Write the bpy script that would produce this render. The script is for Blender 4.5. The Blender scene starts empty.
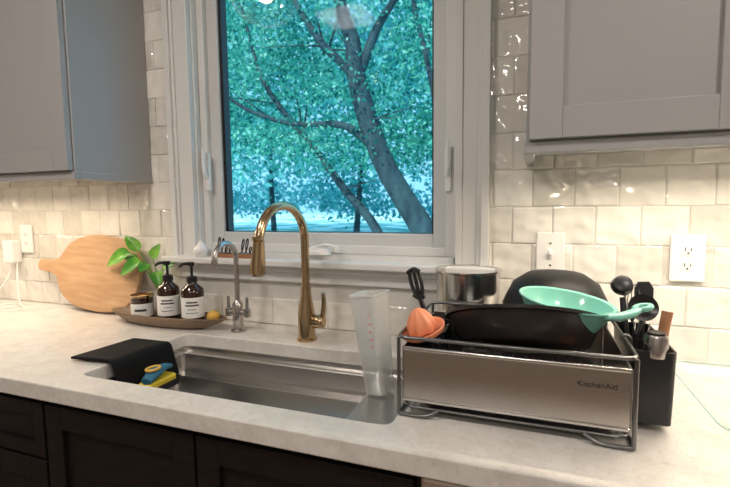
import bpy, bmesh, random
import numpy as np
from math import *
from mathutils import Vector, Matrix, Euler
random.seed(7); np.random.seed(7)
scn=bpy.context.scene
scn.view_settings.view_transform='Standard'
COL=scn.collection

# ---------------------------------------------------------------- materials
def mat(name,col,rough=.5,metal=0.,trans=0.,ior=1.45,noise=None,bump=None,coat=0.,sheen=0.,alpha=1.,emit=None,spec=.5):
    m=bpy.data.materials.new(name);m.use_nodes=True
    nt=m.node_tree;b=nt.nodes['Principled BSDF']
    b.inputs['Base Color'].default_value=(*col,1);b.inputs['Roughness'].default_value=rough
    b.inputs['Metallic'].default_value=metal;b.inputs['Transmission Weight'].default_value=trans
    b.inputs['IOR'].default_value=ior;b.inputs['Coat Weight'].default_value=coat
    b.inputs['Alpha'].default_value=alpha;b.inputs['Specular IOR Level'].default_value=spec
    if emit:
        b.inputs['Emission Color'].default_value=(*emit[0],1);b.inputs['Emission Strength'].default_value=emit[1]
    tc=nt.nodes.new('ShaderNodeTexCoord')
    if noise:
        col2,scale,lo,hi=noise[:4]
        mp=nt.nodes.new('ShaderNodeMapping');mp.inputs['Scale'].default_value=noise[4] if len(noise)>4 else (1,1,1)
        n=nt.nodes.new('ShaderNodeTexNoise');n.inputs['Scale'].default_value=scale;n.inputs['Detail'].default_value=6
        r=nt.nodes.new('ShaderNodeValToRGB')
        r.color_ramp.elements[0].position=lo;r.color_ramp.elements[1].position=hi
        r.color_ramp.elements[0].color=(*col,1);r.color_ramp.elements[1].color=(*col2,1)
        nt.links.new(tc.outputs['Object'],mp.inputs[0]);nt.links.new(mp.outputs[0],n.inputs['Vector'])
        nt.links.new(n.outputs['Fac'],r.inputs[0]);nt.links.new(r.outputs[0],b.inputs['Base Color'])
    if bump:
        scale,st,dist=bump[:3]
        mp=nt.nodes.new('ShaderNodeMapping');mp.inputs['Scale'].default_value=bump[3] if len(bump)>3 else (1,1,1)
        n=nt.nodes.new('ShaderNodeTexNoise');n.inputs['Scale'].default_value=scale;n.inputs['Detail'].default_value=bump[4] if len(bump)>4 else 3
        bp=nt.nodes.new('ShaderNodeBump');bp.inputs['Strength'].default_value=st;bp.inputs['Distance'].default_value=dist
        nt.links.new(tc.outputs['Object'],mp.inputs[0]);nt.links.new(mp.outputs[0],n.inputs['Vector'])
        nt.links.new(n.outputs['Fac'],bp.inputs['Height']);nt.links.new(bp.outputs[0],b.inputs['Normal'])
    return m

M={}
M['cab']=mat('cabinet_gray_paint',(.40,.395,.40),.42,bump=(60,.05,.001))
M['trim']=mat('trim_white_paint',(.74,.735,.72),.38,bump=(40,.04,.001))
M['sash']=mat('sash_vinyl',(.66,.665,.665),.35)
M['black']=mat('black_rubber',(.008,.008,.009),.75,bump=(80,.1,.001),spec=.2)
M['blackpl']=mat('black_plastic',(.015,.015,.017),.3)
M['esp']=mat('espresso_wood',(.007,.005,.006),.4,noise=((.013,.010,.010),14,.35,.7,(1,1,6)),spec=.35)
M['grout']=mat('grout',(.64,.62,.58),.9)
M['ceil']=mat('ceiling_paint',(.8,.8,.78),.9,bump=(100,.05,.001))
M['wallp']=mat('wall_paint',(.58,.56,.53),.85,bump=(100,.05,.001))
M['floor']=mat('floor_wood',(.25,.16,.1),.45,noise=((.16,.1,.06),3,.3,.7,(1,8,1)))
M['steel']=mat('brushed_steel',(.50,.47,.45),.27,1.,bump=(30,.08,.002,(1,40,40)))
M['sink']=mat('sink_steel',(.62,.60,.58),.26,1.,bump=(20,.05,.002,(1,30,30)))
M['chrome']=mat('polished_steel',(.66,.64,.62),.2,1.)
M['wire']=mat('dark_wire',(.20,.20,.20),.3,1.)
M['gold']=mat('champagne_bronze',(.54,.39,.23),.2,1.)
M['iron']=mat('cast_iron',(.026,.023,.022),.33,bump=(220,.25,.001))
M['nonstick']=mat('black_enamel',(.008,.008,.009),.5,spec=.3)
M['mint']=mat('mint_enamel',(.19,.50,.41),.35,coat=.4)
M['orange']=mat('orange_silicone',(.85,.30,.15),.45)
M['wood']=mat('maple_board',(.47,.27,.14),.5,noise=((.62,.40,.23),5,.3,.7,(1.2,1,9)),bump=(30,.05,.001,(1,1,10)))
M['tray']=mat('tray_wood',(.17,.11,.07),.5,noise=((.30,.21,.14),9,.3,.7,(1,6,4)))
M['amber']=mat('amber_glass',(.035,.014,.007),.08,coat=.6)
M['label']=mat('paper_label',(.85,.84,.81),.6)
M['ink']=mat('label_ink',(.05,.05,.05),.6)
M['cream']=mat('plate_white',(.86,.85,.83),.3)
M['slot']=mat('slot_dark',(.05,.05,.05),.5)
M['ceramic']=mat('white_ceramic',(.85,.84,.82),.2)
M['leaf']=mat('pothos_leaf',(.05,.25,.025),.35,noise=((.24,.52,.07),14,.4,.65))
M['stem']=mat('plant_stem',(.2,.34,.08),.5)
M['soil']=mat('soil',(.05,.03,.02),.9)
M['sponge_b']=mat('brush_blue',(.03,.16,.26),.5)
M['sponge_y']=mat('sponge_yellow',(.85,.62,.05),.8,bump=(120,.4,.002))
M['woodh']=mat('wood_handle',(.30,.13,.06),.5,noise=((.42,.2,.1),20,.3,.7,(1,1,.2)))
M['red']=mat('red_print',(.8,.2,.18),.5)
M['teal']=mat('teal_rim',(.35,.55,.53),.2)
M['lime']=mat('lime_yellow',(.75,.45,.08),.5)
M['dish']=mat('dishwasher_steel',(.62,.52,.47),.3,.7)
M['bark']=mat('tree_bark',(.012,.032,.045),.9,noise=((.035,.078,.09),6,.35,.65,(1,1,.3)),bump=(12,.6,.05))
M['lawn']=mat('lawn_ground',(.10,.42,.36),.95,noise=((.66,.90,.92),.35,.42,.56))
M['candle']=mat('candle_wax',(.75,.5,.25),.5,emit=((1,.45,.12),1.2))
M['bulb']=mat('bulb',(1,.8,.5),.4,emit=((1,.72,.4),14))

def clear(name,tint,edge=.4,rough=.03,base=.05):
    m=bpy.data.materials.new(name);m.use_nodes=True;nt=m.node_tree;nt.nodes.clear()
    o=nt.nodes.new('ShaderNodeOutputMaterial');t=nt.nodes.new('ShaderNodeBsdfTransparent');t.inputs[0].default_value=(*tint,1)
    g=nt.nodes.new('ShaderNodeBsdfGlossy');g.inputs['Roughness'].default_value=rough;g.inputs[0].default_value=(.95,.97,.97,1)
    lw=nt.nodes.new('ShaderNodeLayerWeight');lw.inputs[0].default_value=.5
    pw=nt.nodes.new('ShaderNodeMath');pw.operation='POWER';pw.inputs[1].default_value=4
    ml=nt.nodes.new('ShaderNodeMath');ml.operation='MULTIPLY_ADD';ml.inputs[1].default_value=edge;ml.inputs[2].default_value=base;ml.use_clamp=True
    mx=nt.nodes.new('ShaderNodeMixShader')
    nt.links.new(lw.outputs['Facing'],pw.inputs[0]);nt.links.new(pw.outputs[0],ml.inputs[0]);nt.links.new(ml.outputs[0],mx.inputs[0])
    nt.links.new(t.outputs[0],mx.inputs[1]);nt.links.new(g.outputs[0],mx.inputs[2]);nt.links.new(mx.outputs[0],o.inputs[0])
    return m
M['glass']=clear('window_glass',(.98,1,1),.15,.0,.002)
M['pglass']=clear('clear_glass',(.98,.99,.99),.45,.03,.03)
def cloudy(name,tint,w,edge=.3,base=.05,dc=(.9,.89,.87)):
    m=clear(name,tint,edge,.12,base);nt=m.node_tree
    o=[n for n in nt.nodes if n.type=='OUTPUT_MATERIAL'][0];src=o.inputs[0].links[0].from_socket
    d=nt.nodes.new('ShaderNodeBsdfDiffuse');d.inputs[0].default_value=(*dc,1)
    mx=nt.nodes.new('ShaderNodeMixShader');mx.inputs[0].default_value=w
    nt.links.new(src,mx.inputs[1]);nt.links.new(d.outputs[0],mx.inputs[2]);nt.links.new(mx.outputs[0],o.inputs[0]);return m
M['plastic']=cloudy('frosted_plastic',(.92,.93,.93),.26,.6,.10)
M['dishglass']=cloudy('tinted_glass',(.97,.99,.985),.03,.5,.05,(.85,.9,.88))

def tilemat():
    m=mat('zellige_tile',(.8,.78,.73),.07,bump=(17,1.0,.016,(1,1,1),1));nt=m.node_tree;b=nt.nodes['Principled BSDF']
    b.inputs['Specular IOR Level'].default_value=.8
    g=nt.nodes.new('ShaderNodeNewGeometry');r=nt.nodes.new('ShaderNodeValToRGB')
    e=r.color_ramp.elements;e[0].color=(.68,.65,.595,1);e[1].color=(.86,.83,.77,1)
    nt.links.new(g.outputs['Random Per Island'],r.inputs[0]);nt.links.new(r.outputs[0],b.inputs['Base Color'])
    return m
M['tile']=tilemat()
def quartz():
    m=mat('quartz_counter',(.6,.57,.53),.24);nt=m.node_tree;b=nt.nodes['Principled BSDF']
    tc=nt.nodes.new('ShaderNodeTexCoord')
    def nz(s,d,lo,hi,c0,c1,dist=0):
        n=nt.nodes.new('ShaderNodeTexNoise');n.inputs['Scale'].default_value=s;n.inputs['Detail'].default_value=d;n.inputs['Roughness'].default_value=.65
        n.inputs['Distortion'].default_value=dist
        r=nt.nodes.new('ShaderNodeValToRGB');r.color_ramp.elements[0].position=lo;r.color_ramp.elements[1].position=hi
        r.color_ramp.elements[0].color=(*c0,1);r.color_ramp.elements[1].color=(*c1,1)
        nt.links.new(tc.outputs['Object'],n.inputs['Vector']);nt.links.new(n.outputs['Fac'],r.inputs[0]);return r.outputs[0]
    a=nz(16,10,.36,.60,(.625,.585,.545),(.71,.68,.64));c=nz(90,6,.52,.70,(1,1,1),(.87,.855,.84));v=nz(30,6,.60,.68,(1,1,1),(1.10,1.10,1.10))
    mx=nt.nodes.new('ShaderNodeMix');mx.data_type='RGBA';mx.blend_type='MULTIPLY';mx.inputs[0].default_value=1
    m2=nt.nodes.new('ShaderNodeMix');m2.data_type='RGBA';m2.blend_type='MULTIPLY';m2.inputs[0].default_value=1
    nt.links.new(a,mx.inputs[6]);nt.links.new(c,mx.inputs[7]);nt.links.new(mx.outputs[2],m2.inputs[6]);nt.links.new(v,m2.inputs[7])
    nt.links.new(m2.outputs[2],b.inputs['Base Color']);return m
M['quartz']=quartz()
def foliage(name,cols,transl=.35,nscale=.8):
    m=bpy.data.materials.new(name);m.use_nodes=True;nt=m.node_tree;nt.nodes.clear()
    o=nt.nodes.new('ShaderNodeOutputMaterial');g=nt.nodes.new('ShaderNodeNewGeometry');r=nt.nodes.new('ShaderNodeValToRGB')
    e=r.color_ramp.elements
    for i,(p,c) in enumerate(cols):
        el=e[i] if i<2 else e.new(p)
        el.position=p;el.color=(*c,1)
    tc=nt.nodes.new('ShaderNodeTexCoord');n=nt.nodes.new('ShaderNodeTexNoise');n.inputs['Scale'].default_value=nscale;n.inputs['Detail'].default_value=3
    mr=nt.nodes.new('ShaderNodeMapRange');mr.inputs[1].default_value=.35;mr.inputs[2].default_value=.65
    ml=nt.nodes.new('ShaderNodeMath');ml.operation='MULTIPLY';ml.inputs[1].default_value=.5
    ma=nt.nodes.new('ShaderNodeMath');ma.operation='MULTIPLY_ADD';ma.inputs[1].default_value=.5
    nt.links.new(tc.outputs['Object'],n.inputs['Vector']);nt.links.new(n.outputs['Fac'],mr.inputs[0]);nt.links.new(mr.outputs[0],ml.inputs[0])
    nt.links.new(g.outputs['Random Per Island'],ma.inputs[0]);nt.links.new(ml.outputs[0],ma.inputs[2])
    d=nt.nodes.new('ShaderNodeBsdfDiffuse');t=nt.nodes.new('ShaderNodeBsdfTranslucent');mx=nt.nodes.new('ShaderNodeMixShader');mx.inputs[0].default_value=transl
    nt.links.new(ma.outputs[0],r.inputs[0]);nt.links.new(r.outputs[0],d.inputs[0]);nt.links.new(r.outputs[0],t.inputs[0])
    nt.links.new(d.outputs[0],mx.inputs[1]);nt.links.new(t.outputs[0],mx.inputs[2]);nt.links.new(mx.outputs[0],o.inputs[0]);return m
M['fol']=foliage('tree_leaves',[(.05,(.010,.11,.12)),(.95,(.48,.90,.78)),(.4,(.03,.27,.22)),(.72,(.14,.54,.40))],.45,.9)
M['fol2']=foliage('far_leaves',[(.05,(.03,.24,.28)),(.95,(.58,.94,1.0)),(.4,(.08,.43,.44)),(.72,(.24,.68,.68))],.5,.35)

# ---------------------------------------------------------------- mesh helpers
def mk(name,verts,faces,m=None,smooth=False):
    me=bpy.data.meshes.new(name);me.from_pydata([tuple(v) for v in verts],[],faces);me.update()
    ob=bpy.data.objects.new(name,me);COL.objects.link(ob)
    if m: me.materials.append(m)
    if smooth: me.polygons.foreach_set('use_smooth',[True]*len(me.polygons))
    return ob
def fixn(ob):
    bm=bmesh.new();bm.from_mesh(ob.data);bmesh.ops.recalc_face_normals(bm,faces=bm.faces);bm.to_mesh(ob.data);bm.free();return ob
def box(name,x0,x1,y0,y1,z0,z1,m,bev=0,seg=2):
    c=Vector(((x0+x1)/2,(y0+y1)/2,(z0+z1)/2));hx,hy,hz=(x1-x0)/2,(y1-y0)/2,(z1-z0)/2
    v=[(sx*hx,sy*hy,sz*hz) for sx in(-1,1) for sy in(-1,1) for sz in(-1,1)]
    f=[(0,1,3,2),(4,6,7,5),(0,4,5,1),(2,3,7,6),(0,2,6,4),(1,5,7,3)]
    ob=mk(name,v,f,m);ob.location=c;fixn(ob)
    if bev:
        b=ob.modifiers.new('b','BEVEL');b.width=bev;b.segments=seg;b.limit_method='ANGLE'
    return ob
def lathe(name,prof,loc,m,segs=40,rot=None,scale=None,smooth=True,ang=40,ribs=0,ribd=0.):
    v=[];f=[];n=len(prof)
    for (r,z) in prof:
        for i in range(segs):
            a=2*pi*i/segs;q=r*(1+ribd*cos(ribs*a)) if ribs else r;v.append((max(q,1e-5)*cos(a),max(q,1e-5)*sin(a),z))
    for k in range(n-1):
        for i in range(segs):
            j=(i+1)%segs;f.append((k*segs+i,k*segs+j,(k+1)*segs+j,(k+1)*segs+i))
    ob=mk(name,v,f,m,smooth)
    bm=bmesh.new();bm.from_mesh(ob.data);bmesh.ops.remove_doubles(bm,verts=bm.verts,dist=1e-4);bmesh.ops.recalc_face_normals(bm,faces=bm.faces);bm.to_mesh(ob.data);bm.free()
    ob.data.set_sharp_from_angle(angle=radians(ang))
    ob.location=loc
    if rot: ob.rotation_euler=rot
    if scale: ob.scale=scale
    return ob
def cr(pts,n=8):
    P=[Vector(p) for p in pts];P=[P[0]*2-P[1]]+P+[P[-1]*2-P[-2]];o=[]
    for i in range(1,len(P)-2):
        for k in range(n):
            t=k/n;a,b,c,d=P[i-1:i+3]
            o.append(.5*((2*b)+(c-a)*t+(2*a-5*b+4*c-d)*t*t+(3*b-a-3*c+d)*t**3))
    o.append(P[-2]);return o
def sweep(name,pts,rad,m,segs=12,n=8,smooth=True,closed=False,flat=1.):
    if n>0:
        path=cr(pts,n)
        if isinstance(rad,(list,tuple)):
            rr=[]
            for i in range(len(rad)-1): rr.extend([rad[i]+(rad[i+1]-rad[i])*k/n for k in range(n)])
            rr.append(rad[-1])
        else: rr=[rad]*len(path)
    else:
        path=[Vector(p) for p in pts];rr=list(rad) if isinstance(rad,(list,tuple)) else [rad]*len(path)
    L=len(path);v=[];f=[];up=None
    for i,p in enumerate(path):
        if closed: t=(path[(i+1)%L]-path[i-1]).normalized()
        else: t=(path[min(i+1,L-1)]-path[max(i-1,0)]).normalized()
        if up is None:
            up=Vector((0,0,1)) if abs(t.z)<.9 else Vector((1,0,0))
        up=(up-t*up.dot(t)).normalized();s=t.cross(up)
        for k in range(segs):
            a=2*pi*k/segs;v.append(p+s*cos(a)*rr[i]+up*sin(a)*rr[i]*flat)
    for i in range(L if closed else L-1):
        for k in range(segs):
            q=(k+1)%segs;i2=(i+1)%L;f.append((i*segs+k,i*segs+q,i2*segs+q,i2*segs+k))
    if not closed: f.append(tuple(range(segs))[::-1]);f.append(tuple((L-1)*segs+k for k in range(segs)))
    ob=fixn(mk(name,v,f,m,smooth));ob.data.set_sharp_from_angle(angle=radians(50));return ob
def rrect(hx,hy,r,n=6):
    r=min(r,hx*.999,hy*.999);o=[]
    for cx,cy,a0 in((hx-r,hy-r,0),(-hx+r,hy-r,pi/2),(-hx+r,-hy+r,pi),(hx-r,-hy+r,1.5*pi)):
        for k in range(n+1):
            a=a0+pi/2*k/n;o.append((cx+r*cos(a),cy+r*sin(a)))
    return o
def loft(name,loops,loc,m,cap0=False,cap1=False,smooth=True,n=6,ang=35,rot=None):
    v=[];f=[]
    for lp in loops:
        hx,hy,r,z=lp[:4];ox,oy=(lp[4],lp[5]) if len(lp)>4 else (0,0)
        v+= [(x+ox,y+oy,z) for x,y in rrect(hx,hy,r,n)]
    N=4*(n+1)
    for k in range(len(loops)-1):
        for i in range(N):
            j=(i+1)%N;f.append((k*N+i,k*N+j,(k+1)*N+j,(k+1)*N+i))
    if cap0:f.append(tuple(range(N)))
    if cap1:f.append(tuple((len(loops)-1)*N+i for i in range(N)))
    ob=fixn(mk(name,v,f,m,smooth));ob.data.set_sharp_from_angle(angle=radians(ang));ob.location=loc
    if rot: ob.rotation_euler=rot
    return ob
def prism(name,outline,th,m,bev=0,mtx=None,smooth=False):
    n=len(outline);v=[(x,-th/2,z) for x,z in outline]+[(x,th/2,z) for x,z in outline]
    f=[tuple(range(n)),tuple(range(2*n-1,n-1,-1))]+[(i,(i+1)%n,n+(i+1)%n,n+i) for i in range(n)]
    ob=fixn(mk(name,v,f,m))
    if bev:
        b=ob.modifiers.new('b','BEVEL');b.width=bev;b.segments=3;b.limit_method='ANGLE';b.angle_limit=radians(40)
    if mtx: ob.matrix_world=mtx
    return ob
def text(name,s,size,ext,m,mtx,shear=0,offset=0):
    cu=bpy.data.curves.new(name,'FONT');cu.body=s;cu.size=size;cu.extrude=ext;cu.shear=shear;cu.align_x='CENTER';cu.offset=offset
    tmp=bpy.data.objects.new('tmp',cu);COL.objects.link(tmp);bpy.context.view_layer.update()
    me=bpy.data.meshes.new_from_object(tmp.evaluated_get(bpy.context.evaluated_depsgraph_get()))
    bpy.data.objects.remove(tmp);ob=bpy.data.objects.new(name,me);COL.objects.link(ob);me.materials.clear();me.materials.append(m);ob.matrix_world=mtx;return ob
def arc(name,c,r,a0,a1,z0,z1,m,n=16,r2=None):
    r2=r2 or r;v=[];f=[]
    for i in range(n+1):
        a=radians(a0+(a1-a0)*i/n);v+=[(c[0]+r*cos(a),c[1]+r*sin(a),z0),(c[0]+r2*cos(a),c[1]+r2*sin(a),z1)]
    for i in range(n): f.append((2*i,2*i+2,2*i+3,2*i+1))
    return mk(name,v,f,m,True)
def group(name,parts,loc=(0,0,0)):
    e=bpy.data.objects.new(name,None);COL.objects.link(e);e.location=loc;e.empty_display_size=.05
    inv=Matrix.Translation(loc).inverted()
    for p in parts:
        p.parent=e;p.matrix_parent_inverse=inv
    return e
XZ=Matrix.Rotation(pi/2,4,'X')   # text facing -Y

CT=.91
# ---------------------------------------------------------------- room shell
WX0,WX1,RY,CZ=-3.4,2.6,-4.0,2.6
OX0,OX1,OZ0,OZ1=-1.14,-.20,1.14,2.16     # window opening
def wallwin():
    P=[]
    P.append(('l',WX0,OX0,0,CZ));P.append(('r',OX1,WX1,0,CZ));P.append(('b',OX0,OX1,0,OZ0));P.append(('t',OX0,OX1,OZ1,CZ))
    bm=bmesh.new()
    for _,x0,x1,z0,z1 in P:
        bmesh.ops.create_cube(bm,size=1,matrix=Matrix.Translation(((x0+x1)/2,.075,(z0+z1)/2))@Matrix.Diagonal((x1-x0,.15,z1-z0,1)))
    me=bpy.data.meshes.new('wall_back');bm.to_mesh(me);bm.free();me.materials.append(M['wallp'])
    ob=bpy.data.objects.new('wall_back',me);COL.objects.link(ob)
wallwin()
box('wall_left',WX0-.1,WX0,RY,.15,0,CZ,M['wallp']);box('wall_right',WX1,WX1+.1,RY,.15,0,CZ,M['wallp'])
box('wall_front',WX0-.1,WX1+.1,RY-.1,RY,0,CZ,M['wallp'])
box('floor',WX0-.1,WX1+.1,RY-.1,.15,-.1,0,M['floor']);box('ceiling',WX0-.1,WX1+.1,RY-.1,.15,CZ,CZ+.1,M['ceil'])

def tiles():
    v=[];f=[];pw,ph=.1045,.102;g=.0012
    for row in range(-5,8):
        z0=1.41+row*ph;z1=z0+ph
        if z0>2.12: continue
        off=.004 if row%2==1 else .004+pw/2
        k0=int((WX0-off)/pw)-1
        for k in range(k0,60):
            x0=off+k*pw;x1=x0+pw
            if x1<-2.9 or x0>1.3: continue
            spans=[(x0,x1)]
            if z1>1.10:
                spans=[]
                if x0<-1.2: spans.append((x0,min(x1,-1.2)))
                if x1>-.14: spans.append((max(x0,-.14),x1))
            for a,b in spans:
                if b-a<.015: continue
                za=max(z0,.911)
                if z1-za<.01: continue
                cx,cz=(a+b)/2,(za+z1)/2;tx,tz=random.gauss(0,.016),random.gauss(0,.016);d=.006+random.uniform(-.0006,.0010)
                tx=max(-.028,min(.028,tx));tz=max(-.028,min(.028,tz))
                j=lambda:random.uniform(-.0011,.0006)
                cor=[(a+g+j(),za+g+j()),(b-g+j(),za+g+j()),(b-g+j(),z1-g+j()),(a+g+j(),z1-g+j())]
                n=len(v)
                for (x,z) in cor: v.append((x,-.0005,z))
                for (x,z) in cor: v.append((x,-(d-.0013)-(x-cx)*tx-(z-cz)*tz,z))
                for (x,z) in cor:
                    xi=x+(.003 if x<cx else -.003);zi=z+(.003 if z<cz else -.003)
                    v.append((xi,-d-(xi-cx)*tx-(zi-cz)*tz,zi))
                for L in(0,4):
                    for i in range(4): f.append((n+L+i,n+L+(i+1)%4,n+L+4+(i+1)%4,n+L+4+i))
                f.append((n+8,n+9,n+10,n+11))
    t=fixn(mk('tiles',v,f,M['tile']))
    y=-.0036
    G=[box('grout_left',-2.9,-1.2,y,-.0001,.911,2.12,M['grout']),box('grout_right',-.14,1.3,y,-.0001,.911,2.12,M['grout']),box('grout_under_window',-1.2,-.14,y,-.0001,.911,1.10,M['grout'])]
    group('tile_backsplash',[t]+G,(-.6,0,.911))
tiles()

# ---------------------------------------------------------------- window
def window():
    P=[]
    T=M['trim'];S=M['sash'];top=2.25
    def vcas(n,xo,xi):
        s=1 if xi>xo else -1
        a=lambda k:xo+s*k
        def b(nm,k0,k1,y): x0,x1=sorted((a(k0),a(k1)));P.append(box(n+nm,x0,x1,y,0,1.12,top,T,.002))
        w=abs(xi-xo);b('_backband',0,.022,-.030);b('_step',.022,.034,-.022);b('_flat',.034,w-.02,-.016);b('_bead',w-.02,w,-.021)
    vcas('casing_left',-1.232,-1.135);vcas('casing_right',-.11,-.205)
    P.append(box('casing_head',-1.232,-.11,-.024,0,2.16,top,T,.003))
    P.append(box('jamb_left',OX0,OX0+.012,0,.13,OZ0,OZ1,T));P.append(box('jamb_right',OX1-.012,OX1,0,.13,OZ0,OZ1,T))
    P.append(box('jamb_head',OX0,OX1,0,.13,OZ1-.012,OZ1,T));P.append(box('jamb_bottom',OX0,OX1,0,.13,OZ0-.005,OZ0+.018,T))
    gx0,gx1,gz0,gz1=-1.046,-.285,1.222,2.08
    def ring(n,x0,x1,z0,z1,w,y0,y1,m,bv=.003):
        P.append(box(n+'_l',x0,x0+w,y0,y1,z0,z1,m,bv));P.append(box(n+'_r',x1-w,x1,y0,y1,z0,z1,m,bv))
        P.append(box(n+'_b',x0+w,x1-w,y0,y1,z0,z0+w,m,bv));P.append(box(n+'_t',x0+w,x1-w,y0,y1,z1-w,z1,m,bv))
    ring('frame',OX0+.012,OX1-.012,OZ0+.018,OZ1-.012,.028,.022,.12,T)
    ring('sash',gx0-.056,gx1+.050,gz0-.042,gz1+.042,.046,.042,.09,S)
    ring('glazing_bead',gx0-.010,gx1+.010,gz0-.006,gz1+.01,.012,.052,.085,M['blackpl'],.001)
    P.append(box('glass',gx0-.004,gx1+.004,.066,.068,gz0-.004,gz1+.004,M['glass']))
    P.append(box('stool',-1.262,-.085,-.062,.022,1.118,1.141,T,.006,3))
    P.append(box('apron',-1.232,-.11,-.020,0,1.062,1.118,T,.004));P.append(box('apron_cove',-1.240,-.102,-.034,0,1.098,1.118,T,.006,3))
    for x,z in((-1.098,1.45),(-.232,1.43)):
        P.append(box('lock_plate',x-.010,x+.010,.010,.024,z-.075,z+.06,M['ceramic'],.004,3))
        P.append(sweep('lock_lever',[(x,.012,z-.03),(x+.002,-.006,z+.0),(x+.003,-.010,z+.075)],[.007,.007,.005],M['ceramic'],10))
    P.append(lathe('crank_base',[(0,0),(.03,0),(.028,.012),(.014,.026),(0,.028)],(-.655,.0,1.158),M['ceramic'],24,scale=(1.6,.8,1)))
    P.append(sweep('crank_arm',[(-.655,-.006,1.183),(-.62,-.01,1.190),(-.585,-.01,1.183)],[.007,.006,.005],M['ceramic'],10))
    P.append(lathe('crank_knob',[(0,0),(.009,.001),(.011,.012),(.008,.022),(0,.024)],(-.583,-.01,1.166),M['ceramic'],18))
    group('window_1',P,(-.67,0,1.14))
window()

# ---------------------------------------------------------------- upper cabinets
def shaker(n,x0,x1,z0,z1,y,m,rail=.062,th=.02):
    P=[box(n+'_stile_l',x0,x0+rail,y,y+th,z0,z1,m,.0015),box(n+'_stile_r',x1-rail,x1,y,y+th,z0,z1,m,.0015),
       box(n+'_rail_b',x0+rail,x1-rail,y,y+th,z0,z0+rail,m,.0015),box(n+'_rail_t',x0+rail,x1-rail,y,y+th,z1-rail,z1,m,.0015),
       box(n+'_panel',x0+rail-.002,x1-rail+.002,y+.010,y+th-.002,z0+rail-.002,z1-rail+.002,m)]
    return P
def upper(name,x0,x1,doors,z0,z1,hand):
    C=M['cab'];P=[box('body',x0,x1,-.31,-.0088,z0,z1,C,.001)]
    for i,(a,b) in enumerate(doors): P+=shaker('door_%d'%(i+1),a,b,z0+.004,z1-.004,-.332,C)
    P.append(box('light_rail',x0-.004,x1+.004,-.318,-.296,z0-.024,z0+.001,C,.003))
    for xx in((x1-.018,x1+.004) if hand=='r' else (x0-.004,x0+.018),): P.append(box('light_rail_side',xx[0],xx[1],-.296,-.0088,z0-.024,z0+.001,C,.003))
    P.append(box('led_strip',x0+.05,x1-.05,-.24,-.225,z0-.008,z0-.001,M['ceramic']))
    if hand=='l':
        P.append(sweep('pull',[(.352,-.332,1.50),(.352,-.36,1.505),(.352,-.36,1.62),(.352,-.332,1.625)],.005,M['gold'],10,n=5))
    group(name,P,((x0+x1)/2,-.16,z0))
upper('upper_cabinet',-2.75,-1.335,[(-2.745,-1.99),(-1.984,-1.341)],1.432,2.45,'r')
upper('upper_cabinet',-.012,1.15,[(-.006,.378),(.384,.76),(.766,1.144)],1.445,2.45,'l')

# ---------------------------------------------------------------- counter + sink
SX0,SX1,SY0,SY1=-1.035,-.238,-.562,-.190
def counter():
    bm=bmesh.new();X0,X1,Y0,Y1=-3.39,2.2,-.638,-.001
    outer=[bm.verts.new(p) for p in((X0,Y0,CT),(X1,Y0,CT),(X1,Y1,CT),(X0,Y1,CT))]
    cx,cy=(SX0+SX1)/2,(SY0+SY1)/2
    inner=[bm.verts.new((cx+x,cy+y,CT)) for x,y in rrect((SX1-SX0)/2,(SY1-SY0)/2,.022,6)]
    E=[]
    for L in(outer,inner):
        for i in range(len(L)): E.append(bm.edges.new((L[i],L[(i+1)%len(L)])))
    r=bmesh.ops.triangle_fill(bm,edges=E,use_beauty=True)
    F=bm.faces[:]
    ex=bmesh.ops.extrude_face_region(bm,geom=F)
    for g in ex['geom']:
        if isinstance(g,bmesh.types.BMVert): g.co.z-=.04
    bmesh.ops.recalc_face_normals(bm,faces=bm.faces)
    me=bpy.data.meshes.new('countertop');bm.to_mesh(me);bm.free();me.materials.append(M['quartz'])
    ob=bpy.data.objects.new('countertop',me);COL.objects.link(ob)
    b=ob.modifiers.new('b','BEVEL');b.width=.003;b.segments=2;b.limit_method='ANGLE'
counter()
def sink():
    cx,cy=(SX0+SX1)/2,(SY0+SY1)/2;hx,hy=(SX1-SX0)/2,(SY1-SY0)/2
    zt=CT-.0405;k=.062   # drainboard ledge at the right end
    L=[(hx+.03,hy+.03,.03,zt),(hx-.003,hy-.003,.022,zt),(hx-.004,hy-.004,.02,zt-.010),
       (hx-.006-k,hy-.030,.014,zt-.012,-k,0),(hx-.007-k,hy-.032,.014,zt-.014,-k,0),(hx-.008-k,hy-.033,.014,zt-.070,-k,0),
       (hx-.010-k,hy-.066,.014,zt-.072,-k,0),(hx-.011-k,hy-.068,.014,zt-.075,-k,0),
       (hx-.016-k,hy-.072,.02,.665,-k,0),(hx-.022-k,hy-.080,.03,.650,-k,0),(hx-.04-k,hy-.099,.03,.644,-k,0),(.06,.06,.05,.640,-k,0)]
    a=loft('basin',L,(cx,cy,0),M['sink'],False,True,n=8)
    d=lathe('drain',[(0,.004),(.02,.003),(.045,.004),(.055,.001)],(cx-k,cy,.641),M['chrome'],32)
    group('undermount_sink',[a,d],(cx,cy,.65))
sink()
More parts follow.
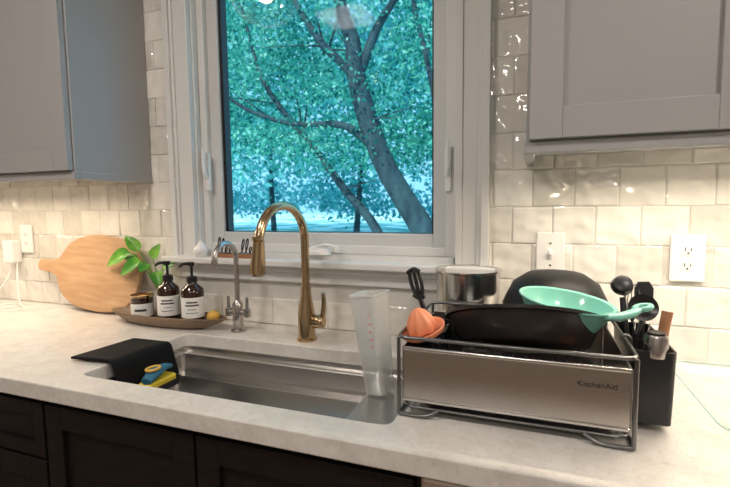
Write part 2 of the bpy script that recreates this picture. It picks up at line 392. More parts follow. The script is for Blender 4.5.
def lower():
    E=M['esp'];P=[box('carcass',-3.3,-1.075,-.60,-.01,.1,.868,E),box('sink_carcass_front',-1.075,-.172,-.60,-.596,.1,.868,E),box('toe_kick',-3.3,-.172,-.54,-.52,0,.1,M['blackpl']),
        box('side_panel',-.19,-.172,-.585,-.01,.1,.868,E)]
    def dr(n,x0,x1,z0,z1,r=.055): P.extend(shaker(n,x0,x1,z0,z1,-.622,E,r))
    dr('door_a',-1.083,-.642,.11,.852);dr('door_b',-.636,-.178,.11,.852)
    dr('drawer_c',-1.60,-1.091,.715,.852,.035);dr('door_c',-1.60,-1.091,.11,.708)
    dr('drawer_d',-2.15,-1.606,.715,.852,.035);dr('door_d',-2.15,-1.606,.11,.708)
    group('base_cabinet',P,(-1.2,-.3,0))
    D=[box('body',-.168,.432,-.59,-.01,.1,.866,M['dish']),box('front_door',-.166,.430,-.625,-.591,.11,.862,M['dish'],.006,3),
       sweep('handle',[(-.12,-.626,.80),(-.12,-.665,.80),(.38,-.665,.80),(.38,-.626,.80)],.009,M['chrome'],12,n=0),box('kick',-.168,.432,-.54,-.52,0,.1,M['blackpl'])]
    group('dishwasher',D,(.13,-.3,0))
    Q=[box('carcass',.436,2.2,-.60,-.01,.1,.868,E)]
    for i in range(3): Q+=shaker('door_%d'%(i+1),.44+i*.585,1.02+i*.585,.11,.852,-.622,E)
    Q.append(box('toe_kick',.436,2.2,-.54,-.52,0,.1,M['blackpl']))
    group('base_cabinet',Q,(1.3,-.3,0))
lower()

# ---------------------------------------------------------------- faucets
def faucet():
    x,y=-.634,-.131;G=M['gold'];P=[]
    P.append(lathe('base',[(0,0),(.031,0),(.031,.005),(.026,.010),(.0255,.085),(.024,.095),(.0165,.135),(.0155,.16),(.0155,.165),(0,.165)],(x,y,CT),G))
    zc=1.216;R=.103
    pts=[(x,y,1.06),(x,y,1.12),(x,y,zc)]
    for k in range(1,12):
        a=pi*k/12*1.0;pts.append((x-.012*(1-cos(a)),y-R+R*cos(a),zc+R*sin(a)))
    pts.append((x-.026,y-2*R-.001,zc+.0))
    P.append(sweep('gooseneck',pts,.0125,G,20,n=4))
    ex,ey=x-.026,y-2*R-.001
    P.append(lathe('spray_head',[(0,0),(.016,.0),(.0205,.004),(.0205,.012),(.0175,.05),(.0150,.082),(.0150,.088),(.0130,.090),(0,.092)],(ex-.002,ey-.003,1.140),G,28,rot=(radians(-3),radians(2),0)))
    P.append(lathe('spray_face',[(0,0),(.0155,0),(.0155,.003),(0,.003)],(ex-.002,ey-.003,1.138),M['blackpl'],24))
    P.append(lathe('collar',[(.0128,0),(.0155,.002),(.0155,.008),(.0128,.010)],(ex,ey,1.230),G,24))
    P.append(lathe('valve_boss',[(0,0),(.019,0),(.0205,.004),(.0205,.03),(.017,.036),(0,.038)],(x+.022,y,CT+.060),G,28,rot=(0,radians(90),0)))
    P.append(sweep('lever',[(x+.046,y,CT+.060),(x+.058,y-.004,CT+.085),(x+.064,y-.010,CT+.120),(x+.066,y-.018,CT+.152)],[.0105,.0085,.007,.006],G,14))
    group('kitchen_faucet',P,(x,y,CT))
    x,y=-.893,-.116;S=M['steel'];P=[]
    P.append(lathe('base',[(0,0),(.024,0),(.024,.006),(.016,.012),(.015,.03),(.017,.034),(.017,.09),(.012,.098),(.0085,.104),(0,.104)],(x,y,CT),S))
    pts=[(x,y,1.0),(x,y,1.07),(x,y,1.150)]
    for k in range(1,9):
        a=pi*k/9;pts.append((x,y-.053+.053*cos(a),1.150+.053*sin(a)))
    pts.append((x,y-.106,1.146))
    P.append(sweep('spout',pts,.0085,S,16,n=4));P.append(lathe('tip',[(0,0),(.010,0),(.010,.018),(0,.018)],(x,y-.106,1.138),S,20))
    for s in(-1,1):
        P.append(sweep('valve_stub',[(x,y,CT+.062),(x+s*.030,y,CT+.062)],.010,S,14,n=0))
        P.append(lathe('lever_hub',[(0,-.012),(.011,-.012),(.012,.012),(.006,.016),(.005,.052),(0,.054)],(x+s*.036,y,CT+.062),S,18))
    group('filter_faucet',P,(x,y,CT))
faucet()

# ---------------------------------------------------------------- dish rack
RX0,RX1,RY0,RY1=-.231,.164,-.513,-.200
def rack():
    P=[];S=M['steel'];W=M['wire'];cx,cy=(RX0+RX1)/2,(RY0+RY1)/2
    z0,z1=.944,1.045
    P.append(box('front_panel',RX0+.006,RX1-.004,RY0,RY0+.003,z0,z1,S,.0008));P.append(box('back_panel',RX0+.004,RX1-.004,RY1-.003,RY1,z0,z1,S,.001))
    P.append(box('left_panel',RX0+.003,RX0+.006,RY0+.003,RY1-.003,z0,z1,S,.001));P.append(box('right_panel',RX1-.004,RX1-.001,RY0+.003,RY1-.003,z0,z1,S,.001))
    P.append(box('front_lip_top',RX0+.004,RX1-.004,RY0-.003,RY0+.004,z1-.004,z1+.003,M['chrome'],.002))
    P.append(box('front_lip_bottom',RX0+.004,RX1-.004,RY0-.003,RY0+.004,z0-.003,z0+.003,M['chrome'],.002))
    def ringw(n,z,e,r=.0032):
        pts=[(cx+x,cy+y,z) for x,y in rrect((RX1-RX0)/2+e,(RY1-RY0)/2+e,.02,5)]
        P.append(sweep(n,pts,r,W,10,n=0,closed=True))
    ringw('top_wire',1.066,.004,.0036);ringw('base_wire',.928,-.004,.0028)
    for x in(RX0-.002,RX1+.002):
        for y in(RY0-.004,RY1+.004):
            P.append(sweep('post',[(x,y,1.066),(x,y,.916)],.0036,W,10,n=0))
    for x in(RX0-.002,RX1+.002):
        s=1 if x<cx else -1
        P.append(sweep('foot_wire',[(x,RY0-.004,.9155),(x+s*.05,RY0-.004,.9155),(x+s*.075,RY0+.0,.928)],.0036,W,10,n=4))
        P.append(sweep('foot_side',[(x,RY0-.004,.9155),(x,cy,.9155),(x,RY1+.004,.9155)],.0036,W,10,n=3))
    for i in range(13):
        x=RX0+.02+i*(RX1-RX0-.04)/12
        P.append(sweep('floor_wire',[(x,RY0+.005,.952),(x,RY1-.005,.952)],.002,W,8,n=0))
    for i in range(9):
        y=RY0+.05+i*.028
        P.append(sweep('tine',[(RX0+.05,y,.952),(RX0+.052,y,1.03),(RX0+.06,y+.0,1.045),(RX0+.068,y,1.03),(RX0+.07,y,.952)],.0018,W,8,n=4))
    hx,hy=(RX1-RX0)/2-.02,(RY1-RY0)/2-.01
    P.append(loft('drain_tray',[(hx-.02,hy-.02,.02,.919),(hx,hy,.02,.938),(hx-.004,hy-.004,.02,.938),(hx-.023,hy-.023,.02,.922)],(cx,cy,0),M['blackpl'],True,True))
    P.append(loft('drain_spout',[(.03,.05,.01,.912),(.035,.055,.01,.930),(.031,.051,.01,.930),(.027,.047,.01,.915)],(RX0+.08,RY0+.08,0),M['blackpl'],True,True))
    ccx,ccy=.209,-.335;hx,hy=.034,.105
    P.append(loft('caddy',[(hx-.003,hy-.004,.01,.925),(hx,hy,.012,1.058),(hx-.003,hy-.003,.010,1.058),(hx-.006,hy-.007,.008,.930)],(ccx,ccy,0),M['blackpl'],True,True))
    for yy in(-.05,.02): P.append(box('caddy_divider',ccx-hx+.005,ccx+hx-.005,ccy+yy-.001,ccy+yy+.001,.93,1.045,M['blackpl']))
    for yy in(-.07,.07): P.append(sweep('caddy_hook',[(.178,ccy+yy,1.03),(.177,ccy+yy,1.066),(.168,ccy+yy,1.075),(.160,ccy+yy,1.066)],.003,W,8))
    P.append(text('emblem','KitchenAid',.0135,.0003,M['blackpl'],Matrix.Translation((.110,RY0-.0006,1.010))@XZ))
    P.append(loft('cup_holder',[(.024,.05,.008,.958),(.027,.055,.01,1.052),(.024,.052,.009,1.052),(.021,.047,.007,.962)],(RX0+.04,-.36,0),M['blackpl'],True,True))
    group('dish_rack',P,(cx,cy,CT))
rack()
def skillet():
    I=M['iron'];P=[]
    pr=[(0,-.056),(.120,-.056),(.127,-.052),(.150,-.004),(.158,-.002),(.159,.004),(.154,.005),(.148,.002),(.123,-.046),(.117,-.050),(0,-.050)]
    P.append(lathe('pan',pr,(0,0,0),I,64))
    P.append(sweep('handle',[(0,.150,-.006),(0,.185,-.004),(0,.235,0)],[.012,.010,.014],I,12,flat=.5))
    g=group('cast_iron_skillet',P);g.rotation_euler=(radians(-23),radians(-2),0);g.location=(-.014,-.345,1.073)
skillet()
def mintpan():
    m=M['mint'];P=[]
    pr=[(0,-.048),(.052,-.048),(.063,-.044),(.080,-.014),(.085,0),(.091,.003),(.0905,.006),(.083,.004),(.076,-.014),(.059,-.040),(.051,-.044),(0,-.044)]
    P.append(lathe('pan',pr,(0,0,0),m,56))
    P.append(sweep('handle',[(.062,-.054,-.002),(.080,-.062,.004),(.098,-.058,.012),(.112,-.048,.020)],[.015,.015,.015,.011],m,14,flat=.5))
    ring=[(.120+.012*cos(a),-.043+.012*sin(a),.024+.005*cos(a)) for a in [2*pi*k/18 for k in range(18)]]
    P.append(sweep('hang_loop',ring,.0052,m,10,n=0,closed=True))
    g=group('mint_saucepan',P);g.rotation_euler=(radians(3),radians(8),radians(4));g.location=(.070,-.365,1.122)
mintpan()
def bowl():
    pr=[(.116,0),(.120,.003),(.113,.02),(.096,.055),(.066,.076),(.03,.082),(0,.083),(0,.079),(.03,.078),(.064,.072),(.092,.052),(.109,.018),(.113,.0),(.116,0)]
    lathe('black_mixing_bowl',pr,(.058,-.172,1.072),M['nonstick'],56,rot=(radians(3),0,0))
    pr=[(0,0),(.066,0),(.072,.006),(.079,.10),(.085,.226),(.089,.229),(.089,.233),(.083,.232),(.077,.10),(.068,.008),(0,.006)]
    a=lathe('pot_body',pr,(-.156,-.108,CT+.001),M['chrome'],56)
    group('steel_canister',[a],(-.156,-.108,CT))
    a=lathe('reamer',[(.030,0),(.031,.006),(.026,.020),(.018,.034),(.008,.044),(0,.047)],(-.200,-.455,1.068),M['orange'],48,rot=(radians(14),radians(-14),0),ribs=8,ribd=.08)
    b=lathe('dish',[(0,-.012),(.034,-.012),(.045,-.004),(.046,.003),(.042,.003),(.036,-.004),(.0,-.006)],(-.200,-.455,1.068),M['orange'],40,rot=(radians(14),radians(-14),0))
    group('citrus_juicer',[a,b],(-.2,-.455,1.06))
    lathe('orange_cup',[(0,0),(.025,0),(.03,.055),(.027,.055),(.022,.004),(0,.004)],(.118,-.468,.958),M['orange'],28)
bowl()
def utensils():
    B=M['blackpl'];P=[]
    P=[sweep('handle',[(-.185,-.36,.965),(-.212,-.355,1.06),(-.232,-.35,1.115)],[.007,.007,.006],B,10)]
    for dx in(-.012,0,.012): P.append(sweep('slot_bar',[(-.232+dx*.6,-.35,1.112),(-.240+dx,-.345,1.140),(-.247+dx*.9,-.342,1.166)],[.0045,.0045,.004],B,8))
    P.append(sweep('head_tip',[(-.262,-.342,1.162),(-.247,-.342,1.172),(-.233,-.342,1.166)],.005,B,8));P.append(sweep('head_base',[(-.246,-.35,1.115),(-.232,-.35,1.108),(-.220,-.35,1.113)],.005,B,8))
    group('slotted_spatula',P,(-.2,-.36,.965))
    P=[sweep('handle',[(.200,-.30,.935),(.192,-.27,1.05),(.188,-.25,1.115)],[.006,.007,.006],B,10),
       lathe('head',[(0,-.022),(.014,-.018),(.022,0),(.018,.016),(0,.022)],(.186,-.248,1.140),B,20,rot=(radians(60),0,0))]
    group('dish_brush',P,(.2,-.30,.93))
    P=[sweep('handle',[(.22,-.27,.935),(.226,-.25,1.06),(.232,-.245,1.10)],.006,B,10),prism('blade',[(-.016,0),(.016,0),(.02,.04),(.012,.055),(-.012,.055),(-.02,.04)],.006,B,.002,Matrix.Translation((.232,-.243,1.095))@Euler((radians(-10),0,radians(20))).to_matrix().to_4x4())]
    group('spatula',P,(.22,-.27,.93))
    P=[sweep('shaft',[(.190,-.33,.935),(.200,-.325,1.06)],.005,B,10,n=0),
       lathe('bowl',[(0,-.012),(.016,-.010),(.026,0),(.027,.003),(.024,.002),(.014,-.006),(0,-.008)],(.214,-.310,1.108),B,24,rot=(radians(70),0,0)),sweep('neck',[(.200,-.325,1.05),(.212,-.314,1.085)],.004,B,8,n=0)]
    group('serving_spoon',P,(.19,-.33,.93))
    # balloon whisk
    P=[sweep('handle',[(.208,-.245,.935),(.210,-.238,1.06)],.006,B,10,n=0)]
    for k in range(4):
        a=pi*k/4;dx,dy=.017*cos(a),.017*sin(a)
        P.append(sweep('loop',[(.210,-.238,1.058),(.210+dx,-.236+dy,1.105),(.210+dx*.6,-.235+dy*.6,1.135),(.210,-.235,1.142),(.210-dx*.6,-.235-dy*.6,1.135),(.210-dx,-.236-dy,1.105),(.210,-.238,1.058)],.0012,M['wire'],6,n=5))
    group('whisk',P,(.208,-.245,.935))
    sweep('wooden_spoon',[(.224,-.375,.935),(.236,-.36,1.05),(.246,-.35,1.112)],[.007,.009,.010],M['woodh'],12)
    a=lathe('head',[(0,0),(.018,.0),(.019,.006),(.019,.034),(.016,.040),(0,.041)],(.212,-.425,1.046),M['steel'],24);c=lathe('cap',[(0,0),(.0145,0),(.0145,.002),(0,.002)],(.212,-.425,1.088),M['blackpl'],20)
    b=sweep('handle',[(.212,-.425,.935),(.212,-.425,1.055)],.006,B,10,n=0)
    group('steel_jigger',[a,b,c],(.212,-.42,.93))
    for i,(dx,dy) in enumerate(((.0,.0),(-.016,.012))):
        sweep('fork',[(.215+dx,-.355+dy,.935),(.217+dx*1.4,-.350+dy,1.085)],[.003,.005],M['chrome'],8,n=0,flat=.4)
utensils()

# ---------------------------------------------------------------- measuring pitcher
def pitcher():
    L=[(.024,.028,.010,0),(.027,.031,.011,.004),(.036,.042,.013,.238),(.040,.046,.014,.241),(.039,.045,.014,.245),(.034,.040,.012,.241),(.025,.029,.009,.007)]
    b=loft('body',L,(0,0,0),M['plastic'],True,True)
    P=[b]
    for i in range(5): P.append(box('mark_%d'%i,.012,.022 if i%2 else .018,-.0385-.0006*i,-.0380-.0006*i,.12+i*.018,.1225+i*.018,M['red']))
    g=group('plastic_pitcher',P);g.location=(-.338,-.315,.8620);g.rotation_euler=(0,radians(-7),radians(-10))
pitcher()

# ---------------------------------------------------------------- sink mat and brush
def matcloth():
    nx,ny=28,20;v=[];f=[]
    for j in range(ny+1):
        for i in range(nx+1):
            u=i/nx;w=j/ny
            s=u*.225
            edge=.12
            x0=-1.150+.02*w
            y=-.500+.185*w+.02*u
            if s<edge: x=x0+s;z=CT+.006+.004*sin(w*9+u*5)*u
            else:
                a=min((s-edge)/.02,1)*radians(80);x=x0+edge+.012*sin(a)+max(0,s-edge-.02)*cos(radians(80));z=CT+.006+.004*sin(w*9+5*.6)*.6-.012*(1-cos(a))-max(0,s-edge-.02)*sin(radians(80))
            v.append((x,y,z))
    for j in range(ny):
        for i in range(nx):
            k=j*(nx+1)+i;f.append((k,k+1,k+nx+2,k+nx+1))
    ob=fixn(mk('mat_sheet',v,f,M['black'],True));s=ob.modifiers.new('s','SOLIDIFY');s.thickness=.006;s.offset=1
    hx,hy=.032,.062;hc=(-.960,-.395,0)
    a=loft('pocket',[(hx-.004,hy-.004,.01,.818),(hx,hy,.012,.838),(hx-.002,hy-.002,.011,.838),(hx-.006,hy-.006,.009,.820)],hc,M['blackpl'],True,True)
    group('black_dish_mat',[ob,a],(-1.05,-.4,CT))
    c=Vector((-.960,-.395,.8225));B=M['sponge_b']
    P=[loft('sponge',[(.019,.044,.008,0),(.022,.050,.010,.004),(.022,.050,.010,.022),(.019,.046,.008,.026)],c,M['sponge_y'],True,True),
       sweep('handle',[c+Vector((-.008,.055,.040)),c+Vector((-.002,.025,.048)),c+Vector((.004,-.015,.046)),c+Vector((.010,-.050,.034))],[.009,.014,.020,.015],B,14,flat=.7),
       sweep('grip_ring',[c+Vector((.006+.014*cos(t),-.02+.020*sin(t),.060)) for t in [2*pi*k/16 for k in range(16)]],.004,M['lime'],8,n=0,closed=True)]
    group('scrub_brush',P,tuple(c))
matcloth()

# ---------------------------------------------------------------- tray with bottles
def tray():
    ty=-.130;c=(-1.178,ty,CT)
    pr=[(0,.001),(.55,.001),(.75,.010),(.92,.028),(1.0,.042),(.975,.044),(.90,.032),(.72,.018),(.5,.012),(0,.012)]
    lathe('dough_bowl_tray',pr,c,M['tray'],72,scale=(.248,.062,1))
    zb=CT+.0135
    for i,x in enumerate((-1.165,-1.062)):
        y=ty;P=[]
        P.append(lathe('glass',[(0,0),(.034,0),(.037,.004),(.037,.108),(.034,.122),(.018,.136),(.015,.140),(.015,.148),(0,.148)],(x,y,zb),M['amber'],36))
        P.append(arc('label',(x,y),.0375,-135,25,zb+.028,zb+.096,M['label']))
        for k,(z,w) in enumerate(((.078,28),(.068,34),(.056,20),(.044,30))): P.append(arc('print_%d'%k,(x,y),.0378,-55-w,-55+w,zb+z,zb+z+(.005 if k<2 else .002),M['ink'],8))
        P.append(lathe('collar',[(0,0),(.017,0),(.017,.018),(.008,.021),(.0045,.023),(.0045,.052),(.010,.054),(.011,.066),(0,.068)],(x,y,zb+.144),M['blackpl'],24))
        P.append(sweep('nozzle',[(x,y,zb+.206),(x-.014,y-.022,zb+.206),(x-.020,y-.034,zb+.198)],[.006,.005,.004],M['blackpl'],10))
        group('soap_bottle',P,(x,y,zb))
    x,y=-1.285,ty;P=[lathe('jar',[(0,0),(.034,0),(.037,.004),(.037,.085),(.034,.087),(.034,.072),(0,.072)],(x,y,zb),M['amber'],36),
        lathe('wax',[(0,.0725),(.0335,.0725),(.0335,.078),(0,.078)],(x,y,zb),M['candle'],30),arc('label',(x,y),.0375,-130,20,zb+.015,zb+.060,M['label']),
        arc('print',(x,y),.0378,-85,-25,zb+.034,zb+.042,M['ink'],8),lathe('copper_lid_rim',[(.0375,0),(.039,.001),(.039,.008),(.0375,.009)],(x,y,zb+.08),M['gold'],36)]
    group('candle_jar',P,(x,y,zb))
    lathe('lemon',[(0,0),(.006,.003),(.013,.008),(.019,.020),(.019,.028),(.013,.040),(.006,.045),(0,.048)],(-1.005,ty-.004,CT+.042),M['lime'],24,rot=(0,radians(80),radians(15)))
tray()

# ---------------------------------------------------------------- cutting board
def board():
    pts=[];A,B=.218,.148;n=2.7
    for k in range(96):
        a=2*pi*k/96;c,s=cos(a),sin(a);x=A*abs(c)**(2/n)*(1 if c>=0 else -1);z=B*abs(s)**(2/n)*(1 if s>=0 else -1)
        z*=1-.10*(x<0)*(abs(x)/A)**2
        if x<-.19 and abs(z)<.055: continue
        pts.append((x,z))
    hand=[(-.215,.050),(-.232,.034),(-.262,.026),(-.30,.026),(-.328,.024),(-.340,.010),(-.340,-.010),(-.328,-.024),(-.30,-.026),(-.262,-.026),(-.232,-.034),(-.215,-.050)]
    pts.sort(key=lambda p:atan2(p[1],p[0])%(2*pi))
    i=next(k for k,p in enumerate(pts) if atan2(p[1],p[0])%(2*pi)>pi)
    pts=pts[:i]+hand+pts[i:]
    mtx=Matrix.Translation((-1.590,-.046,1.063))@Matrix.Rotation(radians(-12),4,'X')@Matrix.Rotation(radians(4),4,'Y')
    prism('cutting_board',pts,.018,M['wood'],.004,mtx)
board()

# ---------------------------------------------------------------- potted plant
def leafobj(n,base,tip,width,m,side):
    b=Vector(base);t=Vector(tip);d=t-b;L=d.length;dn=d.normalized();s=dn.cross(Vector(side)).normalized();nrm=s.cross(dn)
    v=[];f=[];N=10
    for i in range(N+1):
        u=i/N;w=width*.5*(sin(pi*min(1,u**.62))**.8 if 0<u<1 else 0);c=b+dn*L*u-nrm*(L*.22*u*u)+nrm*L*.04
        v+=[c+s*w+nrm*w*.35,c+s*w*.5+nrm*w*.12,c,c-s*w*.5+nrm*w*.12,c-s*w+nrm*w*.35]
    for i in range(N):
        for k in range(4): f.append((i*5+k,i*5+k+1,i*5+k+6,i*5+k+5))
    return mk(n,v,f,m,True)
def plant():
    c=Vector((-1.285,-.0415,CT));P=[lathe('pot',[(0,0),(.022,0),(.024,.003),(.029,.07),(.031,.072),(.028,.072),(.027,.066),(0,.064)],c,M['ceramic'],30),
        lathe('soil',[(0,.0655),(.026,.0655)],c,M['soil'],20)]
    spec=[((-1.395,-.065,1.150),(-1.525,-.085,1.105),.058),((-1.36,-.06,1.155),(-1.42,-.07,1.220),.045),((-1.33,-.08,1.125),(-1.44,-.10,1.070),.050),
          ((-1.27,-.075,1.085),(-1.235,-.10,1.045),.045),((-1.31,-.05,1.13),(-1.285,-.04,1.185),.038),
          ((-1.25,-.06,1.10),(-1.195,-.06,1.125),.038),((-1.31,-.075,1.11),(-1.30,-.12,1.095),.045),((-1.37,-.06,1.12),(-1.455,-.06,1.145),.038)]
    for i,(b,t,w) in enumerate(spec):
        b=Vector(b);t=Vector(t)
        P.append(sweep('stem_%d'%i,[c+Vector((random.uniform(-.010,.010),random.uniform(-.008,.008),.06)),(c+b)/2+Vector((0,0,.055)),b],.002,M['stem'],8))
        P.append(leafobj('leaf_%d'%i,b,t,w,M['leaf'],(.5,-.75,.55)))
    group('potted_pothos',P,tuple(c))
plant()

# ---------------------------------------------------------------- sill ornaments
def sillstuff():
    z=1.1415
    lathe('ceramic_bud_vase',[(0,0),(.016,0),(.024,.012),(.026,.024),(.018,.038),(.009,.048),(.007,.058),(.010,.064),(.007,.064),(.005,.056),(0,.054)],(-1.100,-.035,z),M['ceramic'],30)
    hs=[.056,.052,.024,.024,.022,.0,.050,.052,.024,.022];pts=[];x=-1.035
    for h in hs:
        w=.016 if h>.03 else .017
        if h<.001: pts+= [(x+.004,-.036,z+.014),(x+.012,-.036,z+.014)];x+=.016;continue
        for k in range(8):
            t=2*pi*k/8;pts.append((x+w*k/8+.0075*sin(t)+(.010*(h/.05))*(1-cos(t))/2,-.036,z+.014+h*(1-cos(t))/2))
        x+=w
    a=sweep('script_rod',pts,.0022,M['blackpl'],8,n=3)
    b=box('base',-1.045,-.860,-.045,-.027,z,z+.013,M['woodh'],.001)
    group('script_word_sign',[b,a],(-.945,-.036,z))
sillstuff()

# ---------------------------------------------------------------- outlets and switch
def plate(name,x0,x1,z0,z1,kind):
    yb=-.0085;P=[box('cover',x0,x1,yb-.006,yb,z0,z1,M['cream'],.0025,3)];cx,cz=(x0+x1)/2,(z0+z1)/2
    if kind=='switch':
        P.append(box('bezel',cx-.007,cx+.007,yb-.0072,yb-.006,cz-.014,cz+.014,M['cream'],.001));P.append(box('toggle',cx-.004,cx+.004,yb-.020,yb-.006,cz-.002,cz+.010,M['cream'],.002))
        for s in(-1,1): P.append(lathe('screw',[(0,0),(.003,0),(.003,.001),(0,.0015)],(cx,yb-.006,cz+s*.03),M['chrome'],12,rot=(radians(90),0,0)))
    else:
        for s in(-1,1):
            q=cz+s*.0195;P.append(lathe('receptacle',[(0,0),(.0165,0),(.0165,.0015),(0,.002)],(cx,yb-.0058,q),M['cream'],28,rot=(radians(90),0,0),scale=(1,.85,1)))
            P.append(box('slot_l',cx-.0075,cx-.0055,yb-.0084,yb-.007,q-.002,q+.007,M['slot']));P.append(box('slot_r',cx+.0055,cx+.0075,yb-.0084,yb-.007,q-.002,q+.006,M['slot']))
            P.append(lathe('ground_hole',[(0,0),(.0022,0),(.0022,.001),(0,.001)],(cx,yb-.0074,q-.007),M['slot'],12,rot=(radians(90),0,0)))
    group(name,P,(cx,yb,cz))
plate('light_switch',.016,.088,1.120,1.238,'switch');plate('wall_outlet',.330,.405,1.119,1.237,'o')
plate('wall_outlet',-2.083,-2.008,1.128,1.248,'o')
P=[box('brick',-2.150,-2.085,-.05,-.0088,1.085,1.180,M['cream'],.006,3),sweep('cord',[(-2.12,-.03,1.085),(-2.13,-.05,1.02),(-2.15,-.09,.95),(-2.11,-.14,.916),(-2.02,-.15,.914),(-1.99,-.09,.914),(-2.07,-.07,.914),(-2.13,-.12,.914),(-2.22,-.2,.914)],.0025,M['cream'],8,n=8),
   sweep('cord_loop',[(-2.09,-.03,1.10),(-2.05,-.06,1.0),(-1.98,-.10,.93),(-1.92,-.12,.914),(-1.93,-.16,.914),(-2.0,-.17,.914),(-2.1,-.2,.914)],.0022,M['cream'],8,n=8)]
group('phone_charger',P,(-2.11,-.03,1.1))

# ---------------------------------------------------------------- glass baking dish at right
def dish():
    L=[(.165,.14,.03,.9115),(.187,.162,.035,.916),(.205,.178,.04,.934),(.212,.186,.045,.940),(.213,.187,.046,.942),(.212,.186,.045,.944),(.203,.176,.04,.941),(.184,.159,.035,.921),(.16,.135,.03,.9165)]
    a=loft('glass_body',L,(.517,-.290,0),M['dishglass'],True,True)
    pts=[(.517+x,-.290+y,.943) for x,y in rrect(.212,.186,.045,6)]
    b=sweep('rim',pts,.0014,M['teal'],8,n=0,closed=True)
    group('glass_baking_dish',[a,b],(.517,-.290,.911))
dish()

# ---------------------------------------------------------------- pendant
def pendant():
    x,y=-.612,-.345;P=[]
    pr=[(.088*sin(a),-.088*cos(a)) for a in [radians(t) for t in range(0,166,8)]]
    P.append(lathe('globe',pr,(x,y,1.842),M['pglass'],48))
    P.append(lathe('socket',[(0,0),(.018,0),(.020,.04),(.024,.07),(.030,.075),(.030,.09),(0,.09)],(x,y,1.86),M['blackpl'],28))
    P.append(lathe('bulb_globe',[(0,-.05),(.014,-.046),(.022,-.03),(.020,-.012),(.012,0),(0,0)],(x,y,1.86),M['bulb'],24))
    P.append(sweep('rod',[(x,y,1.94),(x,y,CZ-.02)],.005,M['blackpl'],10,n=0));P.append(lathe('canopy',[(0,0),(.05,0),(.055,.02),(0,.02)],(x,y,CZ-.02),M['blackpl'],28))
    group('glass_pendant_lamp',P,(x,y,1.84))
pendant()

# ---------------------------------------------------------------- outdoors
box('exterior_ground',-60,40,.6,70,-.5,-.3,M['lawn'])
def leaves(name,n,xr,yr,zr,size,m,clump=0,per=45):
    rng=np.random.default_rng(len(name)+n)
    nc=max(1,n//per)
    cen=np.stack([rng.uniform(*xr,nc),rng.uniform(*yr,nc),rng.uniform(*zr,nc)],1)
    c=cen[rng.integers(0,nc,n)]+rng.normal(0,clump,(n,3))*np.array([1.3,1,.6])
    a=rng.normal(size=(n,3))*np.array([1,.55,1]);a/=np.linalg.norm(a,axis=1)[:,None];b=np.cross(a,rng.normal(size=(n,3))*np.array([.5,1,.8]));b/=np.linalg.norm(b,axis=1)[:,None]
    s=(size*rng.uniform(.5,1.3,n))[:,None]
    V=np.stack([c-a*s,c-b*s*.55,c+a*s,c+b*s*.55],1).reshape(-1,3)
    me=bpy.data.meshes.new(name);me.vertices.add(4*n);me.vertices.foreach_set('co',V.ravel());me.loops.add(4*n);me.loops.foreach_set('vertex_index',np.arange(4*n,dtype=np.int32))
    me.polygons.add(n);me.polygons.foreach_set('loop_start',np.arange(0,4*n,4,dtype=np.int32));me.polygons.foreach_set('loop_total',np.full(n,4,dtype=np.int32));me.update(calc_edges=True);me.validate()
    me.materials.append(m);ob=bpy.data.objects.new(name,me);COL.objects.link(ob);return ob
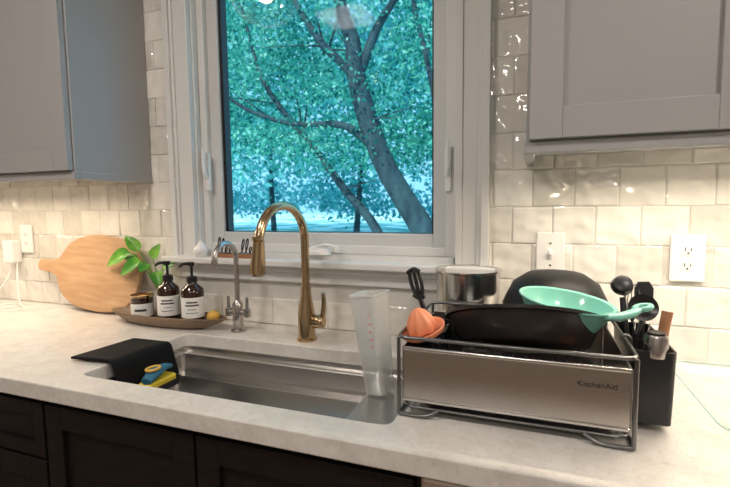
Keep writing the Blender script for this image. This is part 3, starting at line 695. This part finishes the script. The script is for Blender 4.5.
def tree():
    Y=6.0;P=[];K=M['bark'];q=lambda L,dy=0:[(x,Y+dy*i,z) for i,(x,z) in enumerate(L)]
    P.append(sweep('trunk',q([(-1.30,-.32),(-1.64,.80),(-1.98,1.38),(-2.33,1.98),(-2.62,2.74),(-2.83,3.51),(-2.89,4.09),(-3.10,4.77),(-3.3,6.5)]),[.25,.21,.19,.18,.175,.16,.13,.11,.06],K,14))
    P.append(sweep('branch_a',q([(-2.83,3.4),(-2.65,3.9),(-2.48,4.35),(-2.13,4.95),(-1.8,6.0)],.1),[.10,.085,.075,.06,.03],K,10))
    P.append(sweep('branch_b',q([(-2.78,3.4),(-3.1,3.75),(-3.40,4.07),(-3.86,4.81),(-4.5,6.0)],-.08),[.09,.07,.065,.05,.03],K,10))
    P.append(sweep('branch_c',q([(-2.40,2.15),(-2.7,2.45),(-3.04,2.66),(-3.92,2.73),(-4.70,2.99),(-5.35,3.41),(-6.5,4.0)],-.1),[.09,.07,.06,.045,.035,.03,.02],K,10))
    P.append(sweep('stem_d',q([(-2.1,-.32),(-2.51,.84),(-3.16,1.58),(-3.92,2.49),(-4.63,3.25),(-5.14,4.03),(-5.6,5.5)],.12),[.10,.085,.075,.065,.055,.045,.02],K,10))
    P.append(sweep('stem_e',q([(-1.2,-.32),(-1.45,2.6),(-1.64,3.62),(-1.88,4.58),(-2.1,6)],.1),[.07,.05,.045,.04,.03],K,10))
    for k in range(16):
        bx,bz=random.choice([(-2.62,2.74),(-2.83,3.51),(-3.92,2.73),(-3.40,4.07),(-3.92,2.49),(-4.70,2.99),(-2.48,4.35),(-4.63,3.25),(-3.16,1.58),(-1.64,3.6)])
        a=random.uniform(-.3,pi+.3);l=random.uniform(.6,1.5);y=Y+random.uniform(-.1,.3);dx,dz=cos(a)*l,sin(a)*l*.8
        P.append(sweep('twig_%d'%k,[(bx,y,bz),(bx+dx*.4,y-.1,bz+dz*.5),(bx+dx,y-.2+random.uniform(-.4,.4),bz+dz)],[.022,.014,.005],K,6,n=4))
    P.append(leaves('foliage_back',27000,(-9,1),(6.6,10),(2.2,8.0),.058,M['fol'],.34,90))
    P.append(leaves('foliage_front',8000,(-7,.5),(5.2,5.9),(2.0,6.5),.042,M['fol'],.24,100))
    group('tree',P,(-1.3,6,-.3))
    P=[leaves('foliage',52000,(-26,5),(13,24),(2.6,15),.17,M['fol2'],.85,75),leaves('undergrowth',6000,(-28,6),(23,27),(.8,2.6),.18,M['fol2'],.5,60)]
    for i in range(4):
        x=-20+i*5.7+random.uniform(-.6,.6);y=random.uniform(20,23)
        P.append(sweep('trunk_%d'%i,[(x,y,-.32),(x+random.uniform(-.3,.3),y,3),(x+random.uniform(-.8,.8),y,8)],[.18,.14,.1],K,10,n=4))
    group('tree',P,(-8,18,-.3))
tree()

# ---------------------------------------------------------------- lights
w=bpy.data.worlds.new('World');scn.world=w;w.use_nodes=True;bg=w.node_tree.nodes['Background']
bg.inputs[0].default_value=(.28,.68,1.0,1);bg.inputs[1].default_value=1.4
def area(name,loc,sx,sy,power,col,rot=(0,0,0)):
    l=bpy.data.lights.new(name,'AREA');l.shape='RECTANGLE';l.size=sx;l.size_y=sy;l.energy=power;l.color=col
    o=bpy.data.objects.new(name,l);COL.objects.link(o);o.location=loc;o.rotation_euler=rot;return o
s=bpy.data.lights.new('sun','SUN');s.energy=5.0;s.angle=.02;s.color=(1,.97,.92);so=bpy.data.objects.new('sun',s);COL.objects.link(so);so.rotation_euler=(radians(48),radians(-18),0)
area('under_cabinet_light',(-2.04,-.232,1.420),1.2,.02,7.0,(1,.82,.60),(radians(-14),0,0))
area('under_cabinet_light',(.57,-.232,1.433),1.05,.02,8.5,(1,.86,.68),(radians(-14),0,0))
for i,(x,y) in enumerate(((-1.2,-1.5),(.9,-1.5),(-.2,-3.0))): area('ceiling_downlight',(x,y,CZ-.01),.35,.35,19,(1,.92,.84))

# ---------------------------------------------------------------- camera
f,yaw,pit,rol=450.,.353,.0869,-.0115
F=Vector((-sin(yaw)*cos(pit),cos(yaw)*cos(pit),-sin(pit)));R=Vector((cos(yaw),sin(yaw),0));U=R.cross(F)
R2=R*cos(rol)+U*sin(rol);U2=-R*sin(rol)+U*cos(rol)
cam=bpy.data.cameras.new('camera');cam.sensor_width=36;cam.lens=f/730*36;cam.clip_start=.02;cam.clip_end=300
cam.dof.use_dof=True;cam.dof.focus_distance=1.05;cam.dof.aperture_fstop=8
co=bpy.data.objects.new('camera',cam);COL.objects.link(co)
co.matrix_world=Matrix(((R2.x,U2.x,-F.x,0),(R2.y,U2.y,-F.y,-1.33),(R2.z,U2.z,-F.z,1.32),(0,0,0,1)))
scn.camera=co
